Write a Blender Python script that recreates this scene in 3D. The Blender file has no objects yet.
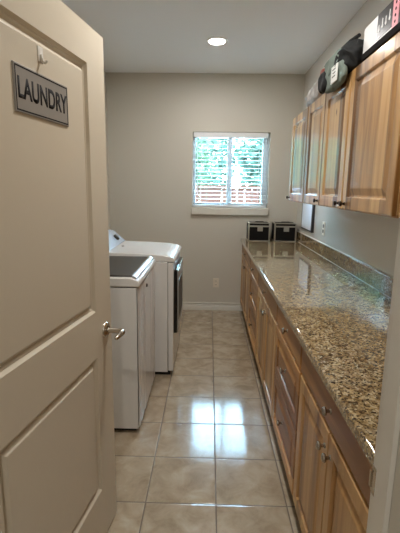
import bpy, bmesh, math, random
from mathutils import Vector, Matrix, noise
random.seed(7)
S = bpy.context.scene
C = S.collection

# ---------------------------------------------------------------- camera
def make_camera():
    f_px, pitch, yaw, roll, h = 406.39, .1914, .0206, -.014, 1.5
    cy, sy, cp, sp, cr, sr = math.cos(yaw), math.sin(yaw), math.cos(pitch), math.sin(pitch), math.cos(roll), math.sin(roll)
    f = Vector((-sy*cp, cy*cp, -sp)); r = Vector((cy, sy, 0)); d = f.cross(r)
    r2 = cr*r + sr*d; d2 = -sr*r + cr*d
    cam = bpy.data.cameras.new('camera'); o = bpy.data.objects.new('camera', cam); C.objects.link(o)
    m = Matrix((r2, -d2, -f)).transposed().to_4x4(); m.translation = (0, 0, h)
    o.matrix_world = m
    cam.sensor_fit = 'VERTICAL'; cam.sensor_height = 36; cam.sensor_width = 36
    cam.lens = f_px*36/533; cam.clip_start = .05
    S.camera = o
make_camera()

# ---------------------------------------------------------------- world, sun, exposure
SKY_STRENGTH = 52.0
SUN_STRENGTH = 5.0
CAN_POWER = 13.2
HALL_POWER = 12.0
EXPOSURE = 0.62
W = bpy.data.worlds.new('sky'); S.world = W; W.use_nodes = True
bg = W.node_tree.nodes['Background']
bg.inputs['Color'].default_value = (.44, .71, 1.0, 1); bg.inputs['Strength'].default_value = SKY_STRENGTH
sun = bpy.data.lights.new('sun', 'SUN'); sun.energy = SUN_STRENGTH; sun.angle = .01; sun.color = (1, .93, .82)
so = bpy.data.objects.new('sun', sun); C.objects.link(so)
so.rotation_euler = (math.radians(38), math.radians(-22), 0)          # from behind the house, onto the fence
S.view_settings.view_transform = 'Standard'; S.view_settings.look = 'None'
S.view_settings.gamma = 1; S.view_settings.use_curve_mapping = False
S.view_settings.exposure = EXPOSURE

# ---------------------------------------------------------------- dimensions (metres)
D = 4.898; HC = 2.7645; XL = -1.1935; XR = 1.0438          # back wall, ceiling, left and right wall
YF, YH = .755, .625                                        # front wall, room face and hall face
DX0, DX1, DH = -.545, .348, 2.045                          # doorway
WX0, WX1, WZ0, WZ1 = -.203, .690, 1.272, 2.135             # window opening
CT = .908; CXF = .385                                      # counter top and its front edge

# ---------------------------------------------------------------- material helpers
def lin(r, g, b):
    t = lambda c: (c/255/12.92) if c/255 <= .04045 else ((c/255+.055)/1.055)**2.4
    return (t(r), t(g), t(b), 1)
def mat(name):
    m = bpy.data.materials.new(name); m.use_nodes = True
    n = m.node_tree.nodes; b = n['Principled BSDF']
    return m, n, m.node_tree.links, b
def plain(name, col, rough=.5, metal=0, bump=0, bscale=40, var=.0, coat=0, spec=None):
    m, n, l, b = mat(name)
    b.inputs['Roughness'].default_value = rough; b.inputs['Metallic'].default_value = metal
    if coat: b.inputs['Coat Weight'].default_value = coat; b.inputs['Coat Roughness'].default_value = .1
    if spec is not None: b.inputs['Specular IOR Level'].default_value = spec
    tc = n.new('ShaderNodeTexCoord'); nz = n.new('ShaderNodeTexNoise')
    nz.inputs['Scale'].default_value = bscale; nz.inputs['Detail'].default_value = 4
    l.new(tc.outputs['Object'], nz.inputs['Vector'])
    mx = n.new('ShaderNodeMixRGB'); mx.inputs['Color1'].default_value = col
    mx.inputs['Color2'].default_value = tuple(c*(1-var) for c in col[:3])+(1,)
    l.new(nz.outputs['Fac'], mx.inputs['Fac']); l.new(mx.outputs['Color'], b.inputs['Base Color'])
    if bump:
        bp = n.new('ShaderNodeBump'); bp.inputs['Strength'].default_value = bump; bp.inputs['Distance'].default_value = .002
        l.new(nz.outputs['Fac'], bp.inputs['Height']); l.new(bp.outputs['Normal'], b.inputs['Normal'])
    return m
def ramp(n, stops):
    r = n.new('ShaderNodeValToRGB'); e = r.color_ramp.elements
    while len(e) > 1: e.remove(e[-1])
    e[0].position = stops[0][0]; e[0].color = stops[0][1]
    for p, c in stops[1:]:
        x = e.new(p); x.color = c
    return r
def mathn(n, l, op, a, bv):
    m = n.new('ShaderNodeMath'); m.operation = op
    for i, v in enumerate((a, bv)):
        if v is None: continue
        if isinstance(v, (int, float)): m.inputs[i].default_value = v
        else: l.new(v, m.inputs[i])
    return m.outputs[0]

def wood(name, light, mid, dark, axis='Z', plank=.085, rough=.12, knots=True, coat=1.0, pvar=.46):
    """hickory: boards of differing tone, long grain along the axis, clear lacquer"""
    m, n, l, b = mat(name)
    tc = n.new('ShaderNodeTexCoord'); oi = n.new('ShaderNodeObjectInfo')
    off = n.new('ShaderNodeVectorMath'); off.operation = 'MULTIPLY_ADD'
    cmb = n.new('ShaderNodeCombineXYZ')
    for i in range(3): l.new(oi.outputs['Random'], cmb.inputs[i])
    l.new(cmb.outputs[0], off.inputs[0]); off.inputs[1].default_value = (3.1, 7.3, 5.7); l.new(tc.outputs['Object'], off.inputs[2])
    sp = n.new('ShaderNodeSeparateXYZ'); l.new(off.outputs[0], sp.inputs[0])
    across = sp.outputs['Y'] if axis == 'Z' else sp.outputs['Z']
    pl = mathn(n, l, 'FLOOR', mathn(n, l, 'DIVIDE', across, plank), None)
    wn = n.new('ShaderNodeTexWhiteNoise'); wn.noise_dimensions = '1D'; l.new(pl, wn.inputs['W'])
    mp = n.new('ShaderNodeMapping'); mp.inputs['Scale'].default_value = (9, 9, .9) if axis == 'Z' else (9, .9, 9)
    l.new(off.outputs[0], mp.inputs['Vector'])
    big = n.new('ShaderNodeTexNoise'); big.inputs['Scale'].default_value = 1.3; big.inputs['Detail'].default_value = 3; big.inputs['Distortion'].default_value = .6
    l.new(mp.outputs[0], big.inputs['Vector'])
    mp2 = n.new('ShaderNodeMapping'); mp2.inputs['Scale'].default_value = (90, 90, 3) if axis == 'Z' else (90, 3, 90)
    l.new(off.outputs[0], mp2.inputs['Vector'])
    fine = n.new('ShaderNodeTexNoise'); fine.inputs['Scale'].default_value = 2; fine.inputs['Detail'].default_value = 5
    l.new(mp2.outputs[0], fine.inputs['Vector'])
    v = mathn(n, l, 'ADD', mathn(n, l, 'MULTIPLY', big.outputs['Fac'], .75), mathn(n, l, 'MULTIPLY', wn.outputs['Value'], pvar))
    v = mathn(n, l, 'ADD', v, mathn(n, l, 'MULTIPLY', fine.outputs['Fac'], .15))
    r = ramp(n, [(.44, light), (.64, mid), (.86, dark)]); l.new(v, r.inputs['Fac'])
    col = r.outputs['Color']
    if knots:
        vo = n.new('ShaderNodeTexVoronoi'); vo.inputs['Scale'].default_value = 2.6
        mp3 = n.new('ShaderNodeMapping'); mp3.inputs['Scale'].default_value = (1, 1.6, .8); l.new(off.outputs[0], mp3.inputs['Vector'])
        l.new(mp3.outputs[0], vo.inputs['Vector'])
        kr = ramp(n, [(.0, (1, 1, 1, 1)), (.03, (1, 1, 1, 1)), (.055, (0, 0, 0, 1))]); l.new(vo.outputs['Distance'], kr.inputs['Fac'])
        mx = n.new('ShaderNodeMixRGB'); l.new(kr.outputs['Color'], mx.inputs['Fac']); l.new(col, mx.inputs['Color1'])
        mx.inputs['Color2'].default_value = tuple(c*.35 for c in dark[:3])+(1,); col = mx.outputs['Color']
    l.new(col, b.inputs['Base Color'])
    b.inputs['Roughness'].default_value = .46
    b.inputs['Coat Weight'].default_value = coat; b.inputs['Coat IOR'].default_value = 1.55; b.inputs['Coat Roughness'].default_value = rough
    return m

def granite():
    m, n, l, b = mat('granite')
    tc = n.new('ShaderNodeTexCoord')
    def nz(sc, det=3, dist=0):
        x = n.new('ShaderNodeTexNoise'); x.inputs['Scale'].default_value = sc; x.inputs['Detail'].default_value = det
        x.inputs['Distortion'].default_value = dist; l.new(tc.outputs['Object'], x.inputs['Vector']); return x.outputs['Fac']
    base = ramp(n, [(.30, lin(116, 92, 58)), (.45, lin(158, 132, 92)), (.56, lin(182, 158, 116)), (.72, lin(196, 178, 144))])
    l.new(nz(42, 5, .8), base.inputs['Fac'])
    def over(prev, fac_out, stops, col):
        r = ramp(n, stops); l.new(fac_out, r.inputs['Fac'])
        mx = n.new('ShaderNodeMixRGB'); l.new(r.outputs['Color'], mx.inputs['Fac']); l.new(prev, mx.inputs['Color1']); mx.inputs['Color2'].default_value = col
        return mx.outputs['Color']
    K = (0, 0, 0, 1); Wt = (1, 1, 1, 1)
    c = over(base.outputs['Color'], nz(85, 4, .5), [(.53, K), (.61, (.8, .8, .8, 1))], lin(92, 76, 54))
    c = over(c, nz(130, 3, .3), [(.57, K), (.63, Wt)], lin(52, 44, 38))
    c = over(c, nz(9, 3, .5), [(.60, K), (.75, (.6, .6, .6, 1))], lin(150, 140, 122))
    vo = n.new('ShaderNodeTexVoronoi'); vo.inputs['Scale'].default_value = 150; l.new(tc.outputs['Object'], vo.inputs['Vector'])
    sp = n.new('ShaderNodeSeparateColor'); l.new(vo.outputs['Color'], sp.inputs[0])
    c = over(c, sp.outputs[0], [(.84, K), (.88, Wt)], lin(58, 46, 36))
    c = over(c, nz(17, 4, .8), [(.50, K), (.70, (.55, .55, .55, 1))], lin(78, 58, 38))
    c = over(c, sp.outputs[1], [(.90, K), (.94, (.8, .8, .8, 1))], lin(196, 180, 148))
    l.new(c, b.inputs['Base Color'])
    b.inputs['Roughness'].default_value = .06; b.inputs['Specular IOR Level'].default_value = 1.0; b.inputs['Coat Weight'].default_value = .4; b.inputs['Coat Roughness'].default_value = .04
    return m

TILE = .3406; TX, TY = .058, 1.709
def tiles():
    m, n, l, b = mat('floor_tile')
    tc = n.new('ShaderNodeTexCoord'); sp = n.new('ShaderNodeSeparateXYZ'); l.new(tc.outputs['Object'], sp.inputs[0])
    def axis(o, off):
        u = mathn(n, l, 'DIVIDE', mathn(n, l, 'SUBTRACT', o, off), TILE)
        fl = mathn(n, l, 'FLOOR', u, None); fr = mathn(n, l, 'SUBTRACT', u, fl)
        d = mathn(n, l, 'SUBTRACT', .5, mathn(n, l, 'ABSOLUTE', mathn(n, l, 'SUBTRACT', fr, .5), None))
        return fl, mathn(n, l, 'MULTIPLY', d, TILE)
    fx, dx = axis(sp.outputs['X'], TX); fy, dy = axis(sp.outputs['Y'], TY)
    d = mathn(n, l, 'MINIMUM', dx, dy)
    g = n.new('ShaderNodeMapRange'); g.inputs['From Min'].default_value = .0022; g.inputs['From Max'].default_value = .0042; l.new(d, g.inputs['Value'])
    cm = n.new('ShaderNodeCombineXYZ'); l.new(fx, cm.inputs[0]); l.new(fy, cm.inputs[1])
    wn = n.new('ShaderNodeTexWhiteNoise'); wn.noise_dimensions = '3D'; l.new(cm.outputs[0], wn.inputs['Vector'])
    ad = n.new('ShaderNodeVectorMath'); ad.operation = 'MULTIPLY_ADD'; l.new(wn.outputs['Color'], ad.inputs[0]); ad.inputs[1].default_value = (9, 9, 9); l.new(tc.outputs['Object'], ad.inputs[2])
    a = n.new('ShaderNodeTexNoise'); a.inputs['Scale'].default_value = 9; a.inputs['Detail'].default_value = 6; a.inputs['Roughness'].default_value = .6; a.inputs['Distortion'].default_value = .5
    l.new(ad.outputs[0], a.inputs['Vector'])
    r = ramp(n, [(.3, lin(142, 125, 102)), (.5, lin(163, 146, 122)), (.7, lin(180, 166, 144))]); l.new(a.outputs['Fac'], r.inputs['Fac'])
    mx = n.new('ShaderNodeMixRGB'); mx.inputs['Color1'].default_value = lin(98, 84, 68)
    l.new(g.outputs['Result'], mx.inputs['Fac']); l.new(r.outputs['Color'], mx.inputs['Color2']); l.new(mx.outputs['Color'], b.inputs['Base Color'])
    rr = n.new('ShaderNodeMapRange'); l.new(g.outputs['Result'], rr.inputs['Value']); rr.inputs['To Min'].default_value = .7; rr.inputs['To Max'].default_value = .13
    l.new(rr.outputs['Result'], b.inputs['Roughness'])
    e = n.new('ShaderNodeMapRange'); e.inputs['From Min'].default_value = .001; e.inputs['From Max'].default_value = .010; e.interpolation_type = 'SMOOTHSTEP'; l.new(d, e.inputs['Value'])
    # slight unevenness of every tile surface, plus the sunk grout
    b2 = n.new('ShaderNodeTexNoise'); b2.inputs['Scale'].default_value = 5; l.new(ad.outputs[0], b2.inputs['Vector'])
    hh = mathn(n, l, 'ADD', e.outputs['Result'], mathn(n, l, 'MULTIPLY', b2.outputs['Fac'], .35))
    bp = n.new('ShaderNodeBump'); bp.inputs['Distance'].default_value = .0015; bp.inputs['Strength'].default_value = .55
    l.new(hh, bp.inputs['Height']); l.new(bp.outputs['Normal'], b.inputs['Normal'])
    b.inputs['Specular IOR Level'].default_value = .5; b.inputs['Coat Roughness'].default_value = .09
    l.new(mathn(n, l, 'MULTIPLY', g.outputs['Result'], .4), b.inputs['Coat Weight'])
    return m

def emit(name, col, s):
    m, n, l, b = mat(name)
    b.inputs['Base Color'].default_value = (.9, .9, .9, 1)
    b.inputs['Emission Color'].default_value = col; b.inputs['Emission Strength'].default_value = s
    return m
def glass_mat():
    m, n, l, b = mat('window_glass')
    tr = n.new('ShaderNodeBsdfTransparent'); gl = n.new('ShaderNodeBsdfGlossy'); gl.inputs['Roughness'].default_value = .02
    tr.inputs['Color'].default_value = (.92, .97, .95, 1)
    fr = n.new('ShaderNodeFresnel'); fr.inputs['IOR'].default_value = 1.45
    mx = n.new('ShaderNodeMixShader'); l.new(fr.outputs[0], mx.inputs[0]); l.new(tr.outputs[0], mx.inputs[1]); l.new(gl.outputs[0], mx.inputs[2])
    l.new(mx.outputs[0], n['Material Output'].inputs['Surface'])
    return m
def leaf_mat(name, c1, c2):
    m, n, l, b = mat(name)
    tc = n.new('ShaderNodeTexCoord'); nz = n.new('ShaderNodeTexNoise'); nz.inputs['Scale'].default_value = 5; l.new(tc.outputs['Object'], nz.inputs['Vector'])
    r = ramp(n, [(.35, c1), (.65, c2)]); l.new(nz.outputs['Fac'], r.inputs['Fac']); l.new(r.outputs['Color'], b.inputs['Base Color'])
    b.inputs['Roughness'].default_value = .7; b.inputs['Specular IOR Level'].default_value = .15
    t = n.new('ShaderNodeBsdfTranslucent'); l.new(r.outputs['Color'], t.inputs['Color'])
    mx = n.new('ShaderNodeMixShader'); mx.inputs[0].default_value = .35
    l.new(b.outputs[0], mx.inputs[1]); l.new(t.outputs[0], mx.inputs[2]); l.new(mx.outputs[0], n['Material Output'].inputs['Surface'])
    return m

M = {}
M['wall'] = plain('wall_paint', lin(204, 198, 185), .5, bump=.1, bscale=160, var=.03)
M['wall_gloss'] = plain('semigloss_wall_paint', lin(214, 209, 199), .17, bump=.06, bscale=160, var=.03)
M['ceil'] = plain('ceiling_paint', lin(246, 246, 246), .8, bump=.2, bscale=120, var=.03)
M['trim'] = plain('trim_paint', lin(218, 213, 202), .32, var=.02)
M['door'] = plain('door_paint', lin(206, 195, 175), .36, bump=.05, bscale=220, var=.02)
M['vinyl'] = plain('white_vinyl', lin(236, 240, 242), .35, var=.02)
M['blind'] = plain('blind_white', lin(238, 240, 240), .4, var=.02)
M['cord'] = plain('cord', lin(220, 220, 216), .8)
M['floor'] = tiles()
M['granite'] = granite()
M['wood'] = wood('hickory_upright', lin(206, 164, 108), lin(180, 134, 80), lin(112, 78, 46), 'Z')
M['woodh'] = wood('hickory_sideways', lin(202, 154, 96), lin(180, 130, 74), lin(134, 92, 52), 'Y', plank=.3, knots=False, coat=.08)
M['woodb'] = wood('hickory_base', lin(196, 154, 100), lin(170, 126, 74), lin(112, 78, 44), 'Z', coat=.25, pvar=.28)
M['carcass'] = plain('cabinet_side', lin(150, 106, 64), .45, var=.25, bscale=12)
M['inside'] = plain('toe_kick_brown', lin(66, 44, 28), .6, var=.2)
M['knob'] = plain('pewter', lin(176, 168, 158), .22, metal=1, var=.1)
M['bronze'] = plain('dark_bronze', lin(62, 52, 44), .35, metal=1, var=.1)
M['chrome'] = plain('satin_nickel', lin(200, 194, 184), .16, metal=1)
M['enamel'] = plain('white_enamel', lin(222, 219, 214), .22, coat=.3, var=.01)
M['console'] = plain('window_tinted_console', lin(194, 214, 234), .12, coat=.6)  # blue of the reflected window is put into the base colour
M['silver'] = plain('silver_trim', lin(190, 192, 194), .32, metal=.6)
M['lidglass'] = plain('smoked_glass', lin(52, 48, 42), .42)
M['black'] = plain('gloss_black', lin(14, 13, 13), .18)
M['rubber'] = plain('dark_gap', lin(24, 22, 21), .7)
M['alu'] = plain('aluminium', lin(196, 194, 188), .28, metal=.9)
M['caseblk'] = plain('case_black', lin(15, 14, 14), .6, bump=.2, bscale=300, spec=.2)
M['sign'] = plain('brushed_grey_sign', lin(142, 136, 128), .5, var=.12, bscale=30)
M['ink'] = plain('dark_ink', lin(30, 28, 28), .8, spec=.15)
M['clear'] = plain('clear_plastic', lin(232, 228, 220), .1, coat=.6)
M['plate'] = plain('cover_plate', lin(224, 214, 196), .35)
M['slot'] = plain('socket_slot', lin(60, 52, 44), .6)
M['can_trim'] = plain('light_trim', lin(238, 238, 236), .5)
M['lamp'] = emit('lamp_glow', (1, .90, .78, 1), 14)
M['glass'] = glass_mat()
M['fabric'] = plain('grey_green_fabric', lin(126, 138, 128), .85, bump=.5, bscale=90, var=.3)
M['blkfab'] = plain('black_fabric', lin(18, 19, 19), .8, bump=.5, bscale=90, var=.2)
M['tag'] = plain('white_tag', lin(222, 222, 216), .6)
M['plastic'] = plain('cloudy_plastic', lin(206, 200, 196), .25, bump=.8, bscale=22, var=.25)
M['red'] = plain('faded_red', lin(150, 84, 74), .6)
M['card'] = plain('white_card', lin(214, 212, 210), .5, var=.05)
M['art'] = plain('dark_print', lin(34, 32, 34), .3)
M['matte'] = plain('matte_dark', lin(26, 23, 22), .9, spec=.1)
M['pink'] = plain('pink_print', lin(208, 140, 148), .4, var=.1)
M['board'] = plain('daylight_tinted_board', lin(236, 242, 250), .4)  # bluish daylight from the window is put into the board's colour
M['boardframe'] = plain('dark_frame', lin(58, 58, 64), .4)
M['fence'] = plain('redwood', lin(54, 29, 20), .75, spec=.05, bump=.4, bscale=18, var=.3)
M['bounce_ground'] = plain('pale_bounce_ground', lin(206, 206, 202), .9, var=.2, bscale=8)  # unseen ground made pale to bounce daylight up to the ceiling
M['leafA'] = leaf_mat('bright_leaves', lin(46, 64, 46), lin(76, 92, 66))
M['leafB'] = leaf_mat('blue_green_leaves', lin(46, 64, 54), lin(74, 90, 74))
M['bark'] = plain('bark', lin(60, 48, 38), .9, var=.3, bscale=14)

# ---------------------------------------------------------------- mesh helpers
ROOT = {}
def origin(o):
    while o.parent: o = o.parent
    return o.location.copy()
def obj(name, bm, m, parent=None, loc=None, smooth=False, bevel=0, angle=40):
    """one mesh object; the verts in bm are in world space"""
    base = origin(parent) if parent else Vector(loc or (0, 0, 0))
    bmesh.ops.recalc_face_normals(bm, faces=bm.faces)
    bmesh.ops.translate(bm, verts=bm.verts, vec=-base)
    me = bpy.data.meshes.new(name); bm.to_mesh(me); bm.free()
    o = bpy.data.objects.new(name, me); C.objects.link(o)
    for x in (m if isinstance(m, (list, tuple)) else [m]): me.materials.append(x)
    if parent: o.parent = parent
    else: o.location = base
    if bevel:
        b = o.modifiers.new('bevel', 'BEVEL'); b.width = bevel; b.segments = 2; b.limit_method = 'ANGLE'; b.angle_limit = math.radians(angle)
    if smooth or bevel:
        for p in me.polygons: p.use_smooth = True
        me.set_sharp_from_angle(angle=math.radians(angle))
    return o
def thing(name, loc, label, cat, group=None):
    o = bpy.data.objects.new(name, None); C.objects.link(o); o.location = loc; o.empty_display_size = .1
    o['label'] = label; o['category'] = cat
    if group: o['group'] = group
    return o
def tag(o, label, cat, group=None):
    o['label'] = label; o['category'] = cat
    if group: o['group'] = group
    return o
def struct(o):
    o['kind'] = 'structure'; return o
def box(bm, x0, x1, y0, y1, z0, z1, mi=0):
    vs = [bm.verts.new((x, y, z)) for x in (x0, x1) for y in (y0, y1) for z in (z0, z1)]
    fs = [(0, 1, 3, 2), (4, 6, 7, 5), (0, 4, 5, 1), (2, 3, 7, 6), (0, 2, 6, 4), (1, 5, 7, 3)]
    out = []
    for f in fs:
        q = bm.faces.new([vs[i] for i in f]); q.material_index = mi; out.append(q)
    return vs
def B(*boxes):
    bm = bmesh.new()
    for b in boxes: box(bm, *b)
    return bm
def tube(bm, pts, r, seg=10, cap=True):
    pts = [Vector(p) for p in pts]; rr = r if isinstance(r, (list, tuple)) else [r]*len(pts)
    rings = []; up = None
    for i, p in enumerate(pts):
        t = (pts[min(i+1, len(pts)-1)] - pts[max(i-1, 0)]).normalized()
        if up is None: up = Vector((0, 0, 1)) if abs(t.z) < .9 else Vector((1, 0, 0))
        a = t.cross(up).normalized(); bb = a.cross(t).normalized(); up = bb
        rings.append([bm.verts.new(p + rr[i]*(math.cos(k*2*math.pi/seg)*a + math.sin(k*2*math.pi/seg)*bb)) for k in range(seg)])
    for A, Bq in zip(rings, rings[1:]):
        for k in range(seg): bm.faces.new((A[k], A[(k+1) % seg], Bq[(k+1) % seg], Bq[k]))
    if cap: bm.faces.new(rings[0]); bm.faces.new(rings[-1][::-1])
def lathe(bm, o, axis, prof, seg=20):
    """prof: (distance along the axis, radius)"""
    o = Vector(o); t = Vector(axis).normalized(); a = t.orthogonal().normalized(); b = t.cross(a)
    rings = [[bm.verts.new(o + t*d + max(r, .0002)*(math.cos(k*2*math.pi/seg)*a + math.sin(k*2*math.pi/seg)*b)) for k in range(seg)] for d, r in prof]
    for A, Bq in zip(rings, rings[1:]):
        for k in range(seg): bm.faces.new((A[k], A[(k+1) % seg], Bq[(k+1) % seg], Bq[k]))
    bm.faces.new(rings[0]); bm.faces.new(rings[-1][::-1])
def rings(bm, T, a0, a1, b0, b1, prof, cap=True):
    """nested rectangles: prof = (inset, depth); T maps (a, b, depth) to a point"""
    prev = None
    for ins, d in prof:
        r = [bm.verts.new(T(a, b, d)) for a, b in ((a0+ins, b0+ins), (a1-ins, b0+ins), (a1-ins, b1-ins), (a0+ins, b1-ins))]
        if prev:
            for k in range(4): bm.faces.new((prev[k], prev[(k+1) % 4], r[(k+1) % 4], r[k]))
        prev = r
    if cap: bm.faces.new(prev)
def raised(T, a0, a1, b0, b1, th=.02, frame=.055, slab=False):
    """a cabinet front: frame, sunk groove and raised centre panel (or a plain eased slab)"""
    bm = bmesh.new()
    if slab: prof = [(0, 0), (0, th-.005), (.003, th-.001), (.007, th)]
    else:
        prof = [(0, 0), (0, th-.004), (.002, th-.001), (.005, th), (frame, th), (frame+.004, th-.003), (frame+.007, th-.011),
                (frame+.015, th-.011), (frame+.042, th-.003), (frame+.046, th-.002)]
    rings(bm, T, a0, a1, b0, b1, prof)
    r0 = [bm.verts.new(T(a, b, 0)) for a, b in ((a0, b0), (a1, b0), (a1, b1), (a0, b1))]
    bm.faces.new(r0)
    bmesh.ops.remove_doubles(bm, verts=bm.verts, dist=1e-5)
    return bm
def text_mesh(txt, size, T, depth=.0015, cond=1.0, bold=0.0):
    cu = bpy.data.curves.new('lettering', 'FONT'); cu.body = txt; cu.size = size; cu.align_x = 'CENTER'; cu.align_y = 'CENTER'; cu.extrude = 0; cu.offset = bold
    o = bpy.data.objects.new('lettering', cu); C.objects.link(o)
    dg = bpy.context.evaluated_depsgraph_get(); dg.update()
    me = bpy.data.meshes.new_from_object(o.evaluated_get(dg))
    bm = bmesh.new(); bm.from_mesh(me); bpy.data.objects.remove(o); bpy.data.curves.remove(cu); bpy.data.meshes.remove(me)
    ext = bmesh.ops.extrude_face_region(bm, geom=bm.faces[:])
    for v in ext['geom']:
        if isinstance(v, bmesh.types.BMVert): v.co.z = depth
    for v in bm.verts: v.co = T(v.co.x*cond, v.co.y, v.co.z)
    return bm

# ---------------------------------------------------------------- room shell
struct(obj('floor', B((XL-.2, XR+.2, -2.2, D+.2, -.1, 0)), M['floor']))
struct(obj('ceiling', B((XL-.2, XR+.2, -2.2, D+.2, HC, HC+.1)), M['ceil']))
struct(obj('wall_left', B((XL-.15, XL, YF, D, 0, HC)), M['wall']))
struct(obj('wall_right', B((XR, XR+.15, YF, D, 0, HC)), M['wall_gloss']))
struct(obj('wall_back', B((XL-.15, WX0, D, D+.14, 0, HC), (WX1, XR+.15, D, D+.14, 0, HC), (WX0, WX1, D, D+.14, 0, WZ0), (WX0, WX1, D, D+.14, WZ1, HC)), M['wall']))
struct(obj('wall_front', B((XL-.15, DX0-.02, YH, YF, 0, HC), (DX1+.02, XR+.15, YH, YF, 0, HC), (DX0-.02, DX1+.02, YH, YF, DH+.02, HC)), M['wall']))
struct(obj('wall_hall_left', B((XL-.15, XL, -2.2, YH, 0, HC)), M['wall']))
struct(obj('wall_hall_right', B((XR, XR+.15, -2.2, YH, 0, HC)), M['wall']))
struct(obj('wall_hall_back', B((XL-.15, XR+.15, -2.2, -2.05, 0, HC)), M['wall']))

# base boards: a tall board with a stepped cap
def board(name, x0, x1, y0, y1, ax, sgn):
    bm = bmesh.new()
    for z0, z1, t in ((0, .052, .020), (.052, .066, .013), (.066, .086, .007), (.086, .097, .013)):
        if ax == 'y': box(bm, x0, x1, min(y0, y0+sgn*t), max(y0, y0+sgn*t), z0, z1)
        else: box(bm, min(x0, x0+sgn*t), max(x0, x0+sgn*t), y0, y1, z0, z1)
    return struct(obj(name, bm, M['trim'], bevel=.003))
board('baseboard_back', XL, XR, D, D, 'y', -1)
board('baseboard_left', XL, XL, YF, D-.02, 'x', 1)

# door lining with stop and strike, plus the casings
tr = struct(obj('trim_1', B((DX1, DX1+.02, YH, YF, 0, DH), (DX1-.011, DX1, YH+.04, YF-.04, 0, DH), (DX0-.02, DX0, YH, YF, 0, DH), (DX0, DX0+.011, YH+.04, YF-.04, 0, DH),
                          (DX0-.02, DX1+.02, YH, YF, DH, DH+.02), (DX0, DX1, YH+.04, YF-.04, DH-.011, DH)), M['trim'], bevel=.002))
bm = B((DX1-.0015, DX1, YF-.034, YF-.001, .885, .945)); box(bm, DX1-.004, DX1+.004, YF-.003, YF+.003, .893, .932)
obj('strike_plate', bm, M['chrome'], tr)
struct(obj('trim_2', B((DX1+.008, DX1+.07, YF, YF+.016, 0, DH+.07), (DX0-.07, DX0-.008, YF, YF+.016, 0, DH+.07), (DX0-.07, DX1+.07, YF, YF+.016, DH+.008, DH+.07)), M['trim'], bevel=.004))
struct(obj('trim_3', B((DX1+.008, DX1+.07, YH-.016, YH, 0, DH+.07), (DX0-.07, DX0-.008, YH-.016, YH, 0, DH+.07), (DX0-.07, DX1+.07, YH-.016, YH, DH+.008, DH+.07)), M['trim'], bevel=.004))

# ---------------------------------------------------------------- window, blind, yard
def window():
    y0, y1 = D+.085, D+.125; f1, f2 = .016, .034
    fr = struct(obj('window_1', B((WX0, WX0+f1, y0, y1, WZ0, WZ1), (WX1-.035, WX1, y0, y1, WZ0, WZ1), (WX0+f1, WX1-.035, y0, y1, WZ0, WZ0+.035), (WX0+f1, WX1-.035, y0, y1, WZ1-.035, WZ1)), M['vinyl'], bevel=.003))
    xm = .232
    obj('sash', B((xm-.03, xm+.03, y0+.004, y1-.006, WZ0+.035, WZ1-.035), (WX0+f1, WX0+f2, y0+.006, y1-.004, WZ0+.035, WZ1-.035), (WX1-.07, WX1-.035, y0+.006, y1-.004, WZ0+.035, WZ1-.035),
                  (WX0+f2, xm-.03, y0+.006, y1-.004, WZ0+.035, WZ0+.055), (xm+.03, WX1-.07, y0+.006, y1-.004, WZ0+.035, WZ0+.055),
                  (WX0+f2, xm-.03, y0+.006, y1-.004, WZ1-.055, WZ1-.035), (xm+.03, WX1-.07, y0+.006, y1-.004, WZ1-.055, WZ1-.035)), M['vinyl'], fr, bevel=.002)
    obj('pane', B((WX0+.03, xm-.02, y0+.018, y0+.022, WZ0+.06, WZ1-.06)), M['glass'], fr)
    obj('pane', B((xm+.02, WX1-.06, y0+.018, y0+.022, WZ0+.06, WZ1-.06)), M['glass'], fr)
    # thick rounded sill board under the opening
    bm = B((WX0-.012, WX1+.012, D-.032, D, 1.182, WZ0), (WX0, WX1, D, y0, WZ0-.02, WZ0+.001))
    struct(obj('trim_4', bm, M['trim'], bevel=.009))
window()
def blind():
    t = thing('window_blind', (.24, D+.03, WZ1), 'white two-inch slatted blind lowered over the back window, slats open', 'blind')
    x0, x1 = WX0+.008, WX1-.026
    obj('headrail', B((x0, x1, D+.004, D+.062, WZ1-.06, WZ1-.004)), M['blind'], t, bevel=.004)
    bm = bmesh.new(); n = 17; zt, zb = WZ1-.092, WZ0+.055
    for i in range(n):
        z = zt + (zb-zt)*i/(n-1); tilt = math.radians(2); w = .024
        for sgn in (1,):
            pts = []
            for k in range(5):
                u = (k/4-.5)*2; pts.append((D+.034+u*w*math.cos(tilt), z+u*w*math.sin(tilt)+.002*(1-u*u)))
            top = [[bm.verts.new((x, y, zz+.0014)) for y, zz in pts] for x in (x0, x1)]
            bot = [[bm.verts.new((x, y, zz-.0014)) for y, zz in pts] for x in (x0, x1)]
            for k in range(4):
                bm.faces.new((top[0][k], top[0][k+1], top[1][k+1], top[1][k])); bm.faces.new((bot[0][k], bot[1][k], bot[1][k+1], bot[0][k+1]))
            for k in (0, 4): bm.faces.new((top[0][k], top[1][k], bot[1][k], bot[0][k]))
            for e in (0, 1): bm.faces.new(top[e]+bot[e][::-1])
    obj('slats', bm, M['blind'], t)
    obj('bottom_rail', B((x0, x1, D+.008, D+.058, WZ0+.006, WZ0+.03)), M['blind'], t, bevel=.004)
    for x in (x0+.09, (x0+x1)/2+.01, x1-.09):
        bm = bmesh.new()
        for y in (D+.008, D+.060): tube(bm, [(x, y, WZ1-.06), (x, y, WZ0+.03)], .0012, 5)
        obj('ladder_cord', bm, M['cord'], t)
    bm = bmesh.new(); tube(bm, [(x0+.045, D+.000, WZ1-.05), (x0+.05, D-.004, 1.42)], .0035, 8); obj('tilt_wand', bm, M['vinyl'], t)
blind()

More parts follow.
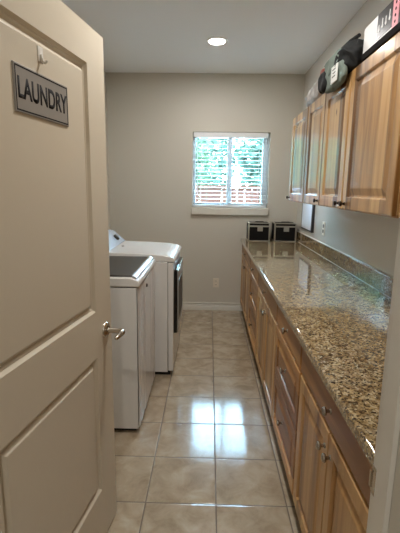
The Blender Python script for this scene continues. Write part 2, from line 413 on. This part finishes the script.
struct(obj('ground', B((-9, 10, D+.3, 22, -.35, -.3)), M['bounce_ground']))
def fence():
    Y = 8.2
    t = thing('wooden_fence', (0, Y, -.3), 'reddish wooden board fence in the yard outside the window', 'fence')
    bm = bmesh.new(); x = -2.6
    while x < 4.2:
        w = .138; y = Y + random.uniform(-.004, .004)
        box(bm, x, x+w, y, y+.018, -.28, 1.50+random.uniform(-.006, .006)); x += w+.012
    obj('boards', bm, M['fence'], t)
    obj('rail', B((-2.6, 4.2, Y-.045, Y-.006, .1, .19)), M['fence'], t); obj('rail', B((-2.6, 4.2, Y-.045, Y-.006, 1.10, 1.19)), M['fence'], t)
    obj('cap', B((-2.6, 4.2, Y-.06, Y+.07, 1.508, 1.55)), M['fence'], t)
    for px in (-2.2, 0.05, 2.3): obj('post', B((px, px+.09, Y+.02, Y+.11, -.3, 1.507)), M['fence'], t)
fence()
def tree(x, y, h, rx, ry, rz, n, m, label):
    t = thing('leafy_tree', (x, y, -.3), label, 'tree', 'trees beyond the fence')
    bm = bmesh.new(); tube(bm, [(x, y, -.3), (x+.05, y, h*.4), (x, y+.05, h*.75)], [.13, .10, .05], 9)
    for k in range(5):
        a = k*1.3; tube(bm, [(x, y, h*.35+.12*k), (x+math.cos(a)*rx*.5, y+math.sin(a)*ry*.5, h*.55+.2*k)], [.05, .02], 6)
    obj('trunk', bm, M['bark'], t)
    bm = bmesh.new(); r = random.Random(int(x*100)+5)
    for _ in range(n):
        while True:
            p = Vector((r.uniform(-1, 1), r.uniform(-1, 1), r.uniform(-1, 1)))
            if .25 < p.length < 1: break
        p *= .8+.35*noise.noise(p*2.5+Vector((x, y, 0)))
        c = Vector((x+p.x*rx, y+p.y*ry, h*.62+p.z*rz))
        a = Vector((r.gauss(0, 1), r.gauss(0, 1), r.gauss(0, .6))).normalized(); b = a.orthogonal().normalized()
        b = (Matrix.Rotation(r.uniform(0, 6.28), 3, a) @ b); s = r.uniform(.055, .11)
        vs = [bm.verts.new(c+q) for q in (a*s*1.3, b*s*.6, -a*s*1.3, -b*s*.6)]
        bm.faces.new(vs)
    obj('foliage', bm, m, t)
tree(-1.62, 10.6, 3.5, 1.95, 1.2, 1.9, 9500, M['leafA'], 'bright green leafy tree beyond the fence, left of the window mullion')
tree(2.35, 11.6, 3.7, 1.95, 1.3, 2.0, 9500, M['leafB'], 'blue-green leafy tree beyond the fence, right of the window mullion')
for x_, lb in ((-3.6, 'leafy tree in the row farther beyond the fence, at the left'), (-.2, 'leafy tree in the row farther beyond the fence, between the two nearer ones'), (3.2, 'leafy tree in the row farther beyond the fence, at the right')):
    tree(x_, 15.2, 4.4, 1.62, 1.3, 2.3, 3500, M['leafB'], lb)

# ---------------------------------------------------------------- entry door, standing open
E0 = Vector((-.406, 1.633, 0)); U = Vector((-.15, -.9887, 0)).normalized(); N = Vector((.9887, -.15, 0)).normalized()
DT = lambda u, z, d: E0 + U*u + Vector((0, 0, z)) + N*d          # u from the latch edge, d out of the face we see
DW = .89
def door():
    bm = bmesh.new(); z0 = .012; z1 = DH-.004
    us = [0, .146, .744, DW]; zs = [z0, .25, .84, 1.026, 1.915, z1]; th = .035
    for side in (0, 1):
        dd = lambda d: d if side == 0 else -th-d
        for i in range(3):
            for j in range(5):
                if i == 1 and j in (1, 3): continue
                bm.faces.new([bm.verts.new(DT(u, z, dd(0))) for u, z in ((us[i], zs[j]), (us[i+1], zs[j]), (us[i+1], zs[j+1]), (us[i], zs[j+1]))])
        for j in (1, 3):
            rings(bm, lambda a, b, d: DT(a, b, dd(d)), us[1], us[2], zs[j], zs[j+1],
                  [(0, 0), (.009, -.010), (.012, -.010), (.020, -.015), (.022, -.015), (.034, -.004), (.037, -.003)])
    c = [[DT(u, z, d) for u, z in ((0, z0), (DW, z0), (DW, z1), (0, z1))] for d in (0, -th)]
    for k in range(4): bm.faces.new([bm.verts.new(p) for p in (c[0][k], c[0][(k+1) % 4], c[1][(k+1) % 4], c[1][k])])
    bmesh.ops.remove_doubles(bm, verts=bm.verts, dist=1e-5)
    d = struct(obj('door_1', bm, M['door'], loc=(E0.x+U.x*DW, E0.y+U.y*DW, 0)))
    # lever set
    for s, base in ((1, 0), (-1, -.035)):
        P = lambda u, z, dd: DT(u, z, base+s*dd)
        n = N*s; bm = bmesh.new()
        lathe(bm, P(.062, .925, 0), n, [(0, .033), (.004, .033), (.008, .030), (.012, .022), (.014, .013)], 24)
        obj('rose', bm, M['chrome'], d, smooth=True)
        bm = bmesh.new()
        tube(bm, [P(.062, .925, .012), P(.062, .925, .055), P(.064, .925, .068), P(.074, .924, .076), P(.095, .922, .076), P(.120, .918, .072), P(.128, .917, .070)], [.011, .011, .012, .0125, .0105, .009, .006], 12)
        obj('lever', bm, M['chrome'], d, smooth=True)
    obj('latch_plate', B((0, 0, 0, 0, 0, 0)), M['chrome'], d) if False else None
    for z in (.25, 1.02, 1.80):
        bm = bmesh.new(); tube(bm, [DT(DW+.004, z-.045, .004), DT(DW+.004, z+.045, .004)], .006, 8); obj('hinge', bm, M['chrome'], d, smooth=True)
door()
def sign():
    u0, u1, z0, z1 = .296, .571, 1.684, 1.802; d0 = .0002-.004
    t = thing('door_sign', DT((u0+u1)/2, z0, d0), 'grey metal laundry sign on the open door', 'sign')
    bm = bmesh.new(); rings(bm, DT, u0, u1, z0, z1, [(0, d0), (0, d0+.004), (.0015, d0+.005)]); obj('plate', bm, M['sign'], t)
    bm = bmesh.new(); o = d0+.0052
    for a0, a1, b0, b1 in ((u0+.004, u1-.004, z0+.004, z0+.008), (u0+.004, u1-.004, z1-.008, z1-.004), (u0+.004, u0+.008, z0+.008, z1-.008), (u1-.008, u1-.004, z0+.008, z1-.008)):
        rings(bm, DT, a0, a1, b0, b1, [(0, d0+.0045), (0, o)])
    obj('border', bm, M['ink'], t)
    uc, zc = (u0+u1)/2, (z0+z1)/2
    obj('lettering', text_mesh('LAUNDRY', .072, lambda a, b, d: DT(uc-a, zc+b, d0+.0047+d), .0005, .76, .0022), M['ink'], t)
sign()
def hook():
    u, z = .437, 1.85; d0 = -.004
    bm = bmesh.new(); rings(bm, DT, u-.014, u+.014, z-.016, z+.026, [(0, d0), (.001, d0+.003), (.004, d0+.004)])
    t = thing('adhesive_hook', DT(u, z, d0), 'small clear adhesive hook on the door above the sign', 'hook')
    obj('backplate', bm, M['clear'], t, bevel=.001)
    bm = bmesh.new(); tube(bm, [DT(u, z+.004, d0+.004), DT(u, z-.012, d0+.008), DT(u, z-.018, d0+.015), DT(u, z-.012, d0+.021)], [.004, .004, .0035, .003], 8)
    obj('hook_arm', bm, M['clear'], t, smooth=True)
hook()

# ---------------------------------------------------------------- washer and dryer
def washer():
    X0, X1, Y0, Y1 = -1.10, -.402, 2.268, 2.985
    t = thing('washing_machine', ((X0+X1)/2, (Y0+Y1)/2, 0), 'white top-loading washer with dark glass lid, nearer the open door', 'washer')
    obj('body', B((X0, X1-.011, Y0, Y1, .03, .925)), M['enamel'], t, bevel=.002)
    obj('base', B((X0+.03, X1-.03, Y0+.03, Y1-.03, .0, .035)), M['rubber'], t)
    # front skin with two soft upright ridges
    bm = bmesh.new(); ys = [Y0-.0006+(Y1-Y0+.0012)*i/40 for i in range(41)]
    prof = [-.005 + .005*min(1, (i/1.5)**.5, ((40-i)/1.5)**.5) - (.006 if i in (3, 11, 29, 37) else 0) for i in range(41)]
    A = [[bm.verts.new((X1+p, y, z)) for y, p in zip(ys, prof)] for z in (.045, .60, .92)]
    for r0, r1 in zip(A, A[1:]):
        for k in range(40): bm.faces.new((r0[k], r0[k+1], r1[k+1], r1[k]))
    Bk = [[bm.verts.new((X1-.014, y, z)) for y in (ys[0], ys[-1])] for z in (.045, .92)]
    bm.faces.new(A[0]+Bk[0][::-1]); bm.faces.new(A[2]+Bk[1][::-1])
    obj('front_panel', bm, M['enamel'], t, smooth=True)
    # top deck: rises toward the back, with rounded front lip
    bm = bmesh.new(); zs = [(X0, .985), (X0, .932), (X1+.006, .932), (X1+.010, .950), (X1+.002, .968), (X1-.018, .976), (X1-.036, .983), (X1-.05, .985)]
    e = [[bm.verts.new((x, y, z)) for x, z in zs] for y in (Y0-.002, Y1+.002)]
    for k in range(len(zs)): bm.faces.new((e[0][k], e[0][(k+1) % len(zs)], e[1][(k+1) % len(zs)], e[1][k]))
    bm.faces.new(e[0]); bm.faces.new(e[1][::-1])
    obj('top_deck', bm, M['enamel'], t, bevel=.005)
    lid = obj('lid', B((X0+.20, X1-.036, Y0+.03, Y1-.03, .983, .996)), M['lidglass'], t, bevel=.004)
    bm = bmesh.new(); xs = [(X1-.037, .9795), (X1-.037, .998), (X1-.022, .995), (X1-.008, .982), (X1-.014, .9765)]
    e = [[bm.verts.new((x, y, z)) for x, z in xs] for y in (Y0+.012, Y1-.012)]
    for k in range(5): bm.faces.new((e[0][k], e[0][(k+1) % 5], e[1][(k+1) % 5], e[1][k]))
    bm.faces.new(e[0]); bm.faces.new(e[1][::-1]); obj('lid_trim', bm, M['silver'], lid, bevel=.002)
    bm = bmesh.new(); pr = [(X0, .98), (X0+.17, .98), (X0+.12, 1.10), (X0+.05, 1.12), (X0, 1.12)]
    e = [[bm.verts.new((x, y, z)) for x, z in pr] for y in (Y0+.01, Y1-.01)]
    for k in range(5): bm.faces.new((e[0][k], e[0][(k+1) % 5], e[1][(k+1) % 5], e[1][k]))
    bm.faces.new(e[0]); bm.faces.new(e[1][::-1]); con = obj('console', bm, M['console'], t, bevel=.006)
    bm = bmesh.new(); lathe(bm, (X0+.145, (Y0+Y1)/2, 1.04), (.92, 0, .38), [(0, .036), (.022, .034), (.026, .028)], 24); obj('dial', bm, M['silver'], con, smooth=True)
    bm = bmesh.new(); lathe(bm, (X1-.002, 2.585, .868), (1, 0, 0), [(0, .012), (.006, .012), (.009, .008)], 16); obj('badge', bm, M['bronze'], t, smooth=True)
washer()
def dryer():
    X0, X1, Y0, Y1 = -1.10, -.268, 3.062, 3.772
    t = thing('clothes_dryer', ((X0+X1)/2, (Y0+Y1)/2, 0), 'white front-loading dryer with dark-edged door, nearer the back wall', 'dryer')
    obj('body', B((X0, X1-.045, Y0, Y1, .03, .935)), M['enamel'], t, bevel=.004)
    obj('base', B((X0+.03, X1-.025, Y0+.02, Y1-.03, 0, .035)), M['rubber'], t)
    obj('front_panel', B((X1-.042, X1, Y0+.002, Y1-.002, .04, .93)), M['enamel'], t, bevel=.006)
    bm = bmesh.new(); zs = [(X0, .935), (X1+.010, .935), (X1+.016, .946), (X1+.010, .960), (X1-.02, .976), (X1-.08, .988), (X1-.25, .998), (X0+.28, 1.004), (X0, 1.006)]
    e = [[bm.verts.new((x, y, z)) for x, z in zs] for y in (Y0, Y1)]; n = len(zs)
    for k in range(n): bm.faces.new((e[0][k], e[0][(k+1) % n], e[1][(k+1) % n], e[1][k]))
    bm.faces.new(e[0]); bm.faces.new(e[1][::-1]); obj('top', bm, M['enamel'], t, bevel=.007, angle=50)
    # door: dark rim, pale face with dark window
    d = obj('door', B((X1, X1+.026, Y0+.05, Y1-.05, .345, .868)), M['black'], t, bevel=.006)
    obj('door_face', B((X1+.0255, X1+.032, Y0+.062, Y1-.058, .357, .856)), M['silver'], d, bevel=.003)
    obj('door_window', B((X1+.0305, X1+.034, Y0+.15, Y1-.15, .43, .76)), M['lidglass'], d, bevel=.002)
    bm = bmesh.new(); pr = [(X0, .99), (X0+.315, .99), (X0+.322, 1.006), (X0+.215, 1.098), (X0+.15, 1.11), (X0, 1.11)]; n = len(pr)
    e = [[bm.verts.new((x, y, z)) for x, z in pr] for y in (Y0+.01, Y1-.004)]
    for k in range(n): bm.faces.new((e[0][k], e[0][(k+1) % n], e[1][(k+1) % n], e[1][k]))
    bm.faces.new(e[0]); bm.faces.new(e[1][::-1]); con = obj('console', bm, M['console'], t, bevel=.006)
    nrm = Vector((.092, 0, .107)).normalized(); al = Vector((-.107, 0, .092)).normalized()
    c0 = Vector((X0+.272, 3.60, 1.052))
    bm = bmesh.new(); lathe(bm, c0, nrm, [(-.004, .030), (.016, .028), (.02, .022)], 24); obj('dial', bm, M['lidglass'], con, smooth=True)
    bm = bmesh.new(); lathe(bm, (-.73, 3.42, 1.002), (0, 0, 1), [(0, .011), (.004, .010)], 12); obj('screw_cover', bm, M['bronze'], t)
dryer()

# ---------------------------------------------------------------- base cabinets
FX = .402                                # face of the doors and drawers
FT = lambda a, b, d: Vector((FX+.02-d, a, b))
TOE, TOP = .115, .868
def knob(parent, y, z, x=None, m='knob', r=.015):
    x = FX if x is None else x
    bm = bmesh.new(); lathe(bm, (x+.001, y, z), (-1, 0, 0), [(0, .010), (.003, .009), (.006, .0055), (.014, .006), (.017, r*.9), (.022, r), (.027, r*.85), (.029, r*.4)], 18)
    return obj('knob', bm, M[m], parent, smooth=True)
def base(y0, y1, kind, label):
    t = thing('base_cabinet', ((FX+XR)/2, (y0+y1)/2, 0), label, 'cabinet', 'base cabinets under the counter')
    obj('body', B((FX+.02, XR-.002, y0+.001, y1-.001, .10, TOP)), M['carcass'], t)
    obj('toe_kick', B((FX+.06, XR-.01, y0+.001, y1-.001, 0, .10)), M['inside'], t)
    # face frame
    fw = .02
    obj('face_frame', B((FX+.012, FX+.021, y0+.001, y0+fw, .10, TOP), (FX+.012, FX+.021, y1-fw, y1-.001, .10, TOP), (FX+.012, FX+.021, y0+fw, y1-fw, .10, .13), (FX+.012, FX+.021, y0+fw, y1-fw, TOP-.02, TOP), (FX+.012, FX+.021, y0+fw, y1-fw, .712, .748)), M['woodb'], t)
    g = .009; a0, a1 = y0+g, y1-g; mid = (y0+y1)/2
    FT2 = lambda a, b, d: Vector((FX+.0118-d*.6, a, b))
    FTd = lambda a, b, d: Vector((FX+.0205-d, a, b))
    d = obj('drawer', raised(FTd, a0, a1, .738, .856, slab=True), M['woodh'], t); knob(d, mid, .800)
    if kind == 'drawers':
        d = obj('drawer', raised(FTd, a0, a1, .442, .722, frame=.05), M['woodh'], t); knob(d, mid, .584)
        d = obj('drawer', raised(FTd, a0, a1, TOE, .432, frame=.05), M['woodh'], t); knob(d, mid, .292)
    else:
        d = obj('door', raised(FTd, a0, mid-.002, TOE, .722), M['woodb'], t); knob(d, mid-.032, .655)
        d = obj('door', raised(FTd, mid+.002, a1, TOE, .722), M['woodb'], t); knob(d, mid+.032, .655)
base(.772, 1.636, 'doors', 'hickory base cabinet nearest the doorway, one wide drawer over two doors')
base(1.636, 2.262, 'drawers', 'hickory three-drawer base cabinet, the nearer of the two drawer stacks')
base(2.262, 3.197, 'doors', 'hickory two-door base cabinet between the two drawer stacks')
base(3.197, 3.828, 'drawers', 'hickory three-drawer base cabinet, the farther of the two drawer stacks')
base(3.828, 4.878, 'doors', 'hickory two-door base cabinet at the far end against the back wall')

def counter():
    t = thing('countertop', ((CXF+XR)/2, 2.8, TOP+.002), 'speckled tan granite countertop with backsplash along the right wall', 'countertop')
    obj('slab', B((CXF, XR-.001, YF+.018, D-.001, TOP+.001, CT)), M['granite'], t, bevel=.007)
    obj('backsplash', B((XR-.021, XR-.001, YF+.018, D-.001, CT+.0005, 1.018)), M['granite'], t, bevel=.003)
    obj('pale_strip', B((XR-.024, XR-.0205, YF+.018, D-.002, CT, CT+.004)), M['clear'], t)  # thin pale strip along the foot of the backsplash
    obj('pale_strip', B((XR-.014, XR-.0005, YF+.018, D-.002, 1.017, 1.023)), M['trim'], t)  # thin pale strip along the top of the backsplash
counter()

# ---------------------------------------------------------------- wall cabinets
UX = .70; UZ0, UZ1 = 1.395, 2.095
UT = lambda a, b, d: Vector((UX+.0205-d, a, b))
def upper(y0, y1, doors, label):
    """doors: (y0, y1, knob_y)"""
    t = thing('wall_cabinet', ((UX+XR)/2, (y0+y1)/2, UZ0), label, 'cabinet', 'hickory wall cabinets on the right wall')
    bm = B((UX+.0205, XR-.001, y0+.001, y1-.001, UZ0+.012, UZ1)); obj('body', bm, M['wood'], t)
    obj('bottom_panel', B((UX+.0205, XR-.001, y0+.001, y1-.001, UZ0, UZ0+.012)), M['wood'], t)
    for a0, a1, ky in doors:
        d = obj('door', raised(UT, a0, a1, UZ0+.006, UZ1-.008, frame=.06), M['wood'], t)
        knob(d, ky, UZ0+.034, UX, 'bronze', .014)
upper(3.105, 3.672, [(3.115, 3.664, 3.630)], 'single-door hickory wall cabinet farthest from the doorway, nearest the window')
upper(2.204, 3.100, [(2.210, 2.648, 2.245), (2.654, 3.092, 2.690)], 'two-door hickory wall cabinet in the middle, under the grey-green bag')
upper(1.585, 2.199, [(1.594, 2.192, 2.15)], 'wide single-door hickory wall cabinet under the picture-printed box')
upper(.80, 1.540, [(.81, 1.168, 1.14), (1.174, 1.532, 1.20)], 'hickory wall cabinet nearest the doorway, mostly out of frame')

# ---------------------------------------------------------------- small things
def case(x0, x1, label):
    y0, y1, z0, z1 = 4.64, 4.85, CT+.001, 1.120
    t = thing('hard_case', ((x0+x1)/2, (y0+y1)/2, z0), label, 'case', 'black hard cases on the counter')
    obj('shell', B((x0+.004, x1-.004, y0+.004, y1-.004, z0+.004, z1-.004)), M['caseblk'], t)
    bm = bmesh.new(); e = .017
    for x in (x0, x1-e): box(bm, x, x+e, y0, y0+.01, z0, z1); box(bm, x, x+e, y1-.01, y1, z0, z1)
    for x in (x0, x1-e):
        for z in (z0, z1-.012): box(bm, x, x+e, y0+.01, y1-.01, z, z+.012)
    for z, hh in ((z1-.05, .017),): box(bm, x0+e, x1-e, y0, y0+.008, z, z+hh)
    box(bm, x0+e, x1-e, y0, y0+.012, z1-.012, z1); box(bm, x0+e, x1-e, y0, y0+.007, z0, z0+.008)
    box(bm, x0+e, x1-e, y1-.012, y1, z1-.012, z1)
    obj('edging', bm, M['alu'], t, bevel=.002)
    xc = (x0+x1)/2+.01
    bm = B((xc-.03, xc+.03, y0-.004, y0+.004, z1-.098, z1-.046)); box(bm, xc-.014, xc+.014, y0-.008, y0-.003, z1-.085, z1-.052)
    obj('latch', bm, M['alu'], t, bevel=.002)
    bm = bmesh.new(); tube(bm, [(xc-.05, y0+.09, z1-.006), (xc-.045, y0+.09, z1+.005), (xc+.045, y0+.09, z1+.005), (xc+.05, y0+.09, z1-.006)], .005, 8); obj('handle', bm, M['caseblk'], t, smooth=True)
case(.447, .700, 'black silver-edged hard case on the counter, the left one of two')
case(.744, 1.000, 'black silver-edged hard case on the counter, beside the backsplash')

def outlet_back():
    x0, x1, z0, z1 = .062, .134, .292, .408
    t = thing('wall_outlet', ((x0+x1)/2, D, z0), 'beige electrical outlet low on the back wall below the window', 'outlet')
    obj('cover_plate', B((x0, x1, D-.006, D-.0005, z0, z1)), M['plate'], t, bevel=.002)
    for zc in (z0+.036, z1-.036):
        s = obj('socket', B(((x0+x1)/2-.016, (x0+x1)/2+.016, D-.008, D-.005, zc-.014, zc+.014)), M['plate'], t, bevel=.002)
        obj('slots', B(((x0+x1)/2-.008, (x0+x1)/2-.005, D-.0085, D-.007, zc-.004, zc+.007), ((x0+x1)/2+.005, (x0+x1)/2+.008, D-.0085, D-.007, zc-.004, zc+.007)), M['slot'], s)
outlet_back()
def outlet_right():
    y0, y1, z0, z1 = 3.675, 3.747, 1.090, 1.212
    t = thing('wall_outlet', (XR, (y0+y1)/2, z0), 'white electrical outlet on the right wall above the backsplash', 'outlet')
    obj('cover_plate', B((XR-.007, XR-.0005, y0, y1, z0, z1)), M['plate'], t, bevel=.002)
    yc = (y0+y1)/2
    for zc in (z0+.038, z1-.038): obj('socket', B((XR-.009, XR-.006, yc-.016, yc+.016, zc-.015, zc+.015)), M['slot'], t, bevel=.002)
outlet_right()
def board_panel():
    y0, y1, z0, z1 = 4.075, 4.575, 1.075, 1.385
    t = thing('whiteboard', (XR, (y0+y1)/2, z0), 'pale glossy board with a dark frame on the right wall near the corner', 'whiteboard')
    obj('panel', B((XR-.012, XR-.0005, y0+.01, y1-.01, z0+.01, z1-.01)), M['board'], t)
    f = .016; g = .005
    obj('frame', B((XR-.026, XR-.0005, y0-.012, y0+f, z0, z1), (XR-.014, XR-.0005, y1-g, y1, z0, z1), (XR-.014, XR-.0005, y0+f, y1-g, z0, z0+.012), (XR-.014, XR-.0005, y0+f, y1-g, z1-g, z1)), M['boardframe'], t)
board_panel()

def can_light(x, y, power, label):
    t = thing('recessed_light', (x, y, HC), label, 'light', 'recessed ceiling lights')
    bm = bmesh.new(); lathe(bm, (x, y, HC+.0), (0, 0, -1), [(-.004, .062), (-.004, .098), (.004, .096), (.007, .088), (.004, .064)], 32)
    bm.faces.ensure_lookup_table()
    obj('trim_ring', bm, M['can_trim'], t, smooth=True)
    bm = bmesh.new(); lathe(bm, (x, y, HC-.001), (0, 0, -1), [(0, .074), (.009, .070), (.012, .05)], 32); obj('bulb', bm, M['lamp'], t, smooth=True)
    L = bpy.data.lights.new('lamp', 'AREA'); L.shape = 'DISK'; L.size = .14; L.energy = power; L.color = (1, .98, .95)
    lo = bpy.data.objects.new('lamp', L); C.objects.link(lo); lo.location = (x, y, HC-.02)
can_light(.042, 3.87, CAN_POWER*.72, 'lit round recessed light in the ceiling in front of the window')
can_light(.042, 1.75, CAN_POWER, 'lit round recessed light in the ceiling above the doorway end, out of frame')
can_light(.0, -.9, HALL_POWER, 'lit round recessed light in the hall ceiling, behind the viewer')

# things lying on top of the wall cabinets
ZT = UZ1+.001
def blob(bm, c, r, p=2.6, seg=5, amp=.12, fr=6, rot=0, floor=None, fold=.0):
    """lumpy cloth volume: rounded box with folds"""
    b2 = bmesh.new(); bmesh.ops.create_icosphere(b2, subdivisions=seg, radius=1)
    R = Matrix.Rotation(rot, 3, 'Z'); c = Vector(c)
    for v in b2.verts:
        d = v.co.normalized(); k = (abs(d.x)**p+abs(d.y)**p+abs(d.z)**p)**(-1/p)
        q = d*k; q = Vector((q.x*r[0], q.y*r[1], q.z*r[2]))
        nn = noise.noise(q*fr+c*3) + .5*noise.noise(q*fr*2.7+c*5)
        w = q + .05*noise.noise_vector(q*8)
        rg = 1-abs(noise.noise(Vector((w.x*18, w.y*11, w.z*16))+c*7))*2.4
        q *= 1+amp*nn; q += d*(fold*rg)
        q = c+R@q
        if floor is not None and q.z < floor(q): q.z = floor(q)
        v.co = q
    me = bpy.data.meshes.new('t'); b2.to_mesh(me); b2.free(); bm.from_mesh(me); bpy.data.meshes.remove(me)
cabtop = lambda q: ZT if q.x > UX-.004 else -9
def bag():
    t = thing('fabric_bag', (.82, 2.55, ZT), 'grey-green fabric bag with black flap and white tag, slumped on the wall cabinets', 'bag')
    bm = bmesh.new(); blob(bm, (.80, 2.43, ZT+.06), (.14, .185, .088), 2.5, 6, .18, 7, floor=cabtop, fold=.016)
    obj('body', bm, M['fabric'], t, smooth=True, angle=180)
    bm = bmesh.new(); blob(bm, (.668, 2.37, ZT+.004), (.020, .18, .060), 3.2, 5, .12, 9, fold=.008)
    obj('hanging_fold', bm, M['fabric'], t, smooth=True, angle=180)
    bm = bmesh.new(); blob(bm, (.78, 2.25, ZT+.055), (.12, .125, .075), 2.4, 6, .2, 8, floor=cabtop, fold=.016)
    obj('flap', bm, M['blkfab'], t, smooth=True, angle=180)
    bm = bmesh.new(); blob(bm, (.655, 2.535, ZT+.012), (.024, .07, .05), 2.6, 5, .14, 9, floor=lambda q: ZT+.0 if q.x > UX else -9, fold=.008)
    obj('side_pocket', bm, M['blkfab'], t, smooth=True, angle=180)
    bm = bmesh.new(); tube(bm, [(.70, 2.70, ZT+.145), (.715, 2.63, ZT+.165), (.73, 2.52, ZT+.18), (.74, 2.38, ZT+.185), (.75, 2.28, ZT+.18)], .010, 8)
    obj('strap', bm, M['blkfab'], t, smooth=True)
    bm = B((.638, .644, 2.24, 2.345, ZT-.045, ZT+.04)); tg = obj('tag', bm, M['tag'], t, bevel=.002)
    bm = B(*[(.6365, .6385, 2.265, 2.32-.01*(i % 2), ZT+.018-.017*i, ZT+.021-.017*i) for i in range(3)]); obj('tag_print', bm, M['ink'], tg)
bag()
def bundle():
    t = thing('plastic_bundle', (.84, 3.10, ZT), 'cloudy plastic-wrapped bundle on the wall cabinet nearest the window', 'bundle')
    bm = bmesh.new(); blob(bm, (.835, 2.985, ZT+.056), (.14, .275, .057), 4.5, 6, .08, 6, floor=lambda q: ZT, fold=.010)
    obj('wrap', bm, M['plastic'], t, smooth=True, angle=180)
    bm = bmesh.new(); blob(bm, (.70, 2.74, ZT+.115), (.02, .035, .03), 2.2, 3, .1, 9, floor=lambda q: ZT); obj('red_end', bm, M['red'], t, smooth=True, angle=180)
bundle()
def carton():
    x0, x1, y0, y1, z0, z1 = .712, .96, 1.36, 2.095, ZT+.030, 2.24
    tr = thing('flat_tray', (.84, 1.75, ZT), 'dark flat tray under the picture-printed box, on top of the wall cabinets', 'tray')
    obj('tray_body', B((x0-.008, x1+.01, y0-.02, y1-.01, ZT, ZT+.0295)), M['matte'], tr, bevel=.003)
    t = thing('printed_box', (.84, 1.75, z0), 'white cardboard box printed with dark picture and pink band, on the wall cabinets', 'box')
    obj('carton', B((x0, x1, y0, y1, z0, z1)), M['card'], t, bevel=.002)
    obj('picture', B((x0-.0012, x0+.001, 1.785, 1.935, z0+.012, z1-.002)), M['art'], t)
    bm = bmesh.new()
    for i, (y, zc, h) in enumerate(((1.915, .045, .02), (1.88, .05, .03), (1.845, .05, .026), (1.81, .055, .032))):
        lathe(bm, (x0-.001, y, z0+zc), (-1, 0, 0), [(0, .008), (.001, .008)], 12); box(bm, x0-.002, x0-.001, y-.004, y+.004, z0+zc, z0+zc+h)
    obj('picture_shapes', bm, M['card'], t)
    obj('pink_band', B((x0-.0014, x0+.001, 1.728, 1.782, z0+.004, z1-.001)), M['pink'], t)
    bm = bmesh.new()
    for i in range(4): lathe(bm, (x0-.0014, 1.755, z0+.022+i*.023), (-1, 0, 0), [(0, .006), (.0008, .006)], 10)
    obj('band_marks', bm, M['ink'], t)
    obj('picture', B((x0-.0012, x0+.001, 1.40, 1.725, z0+.004, z1-.002)), M['art'], t)
carton()
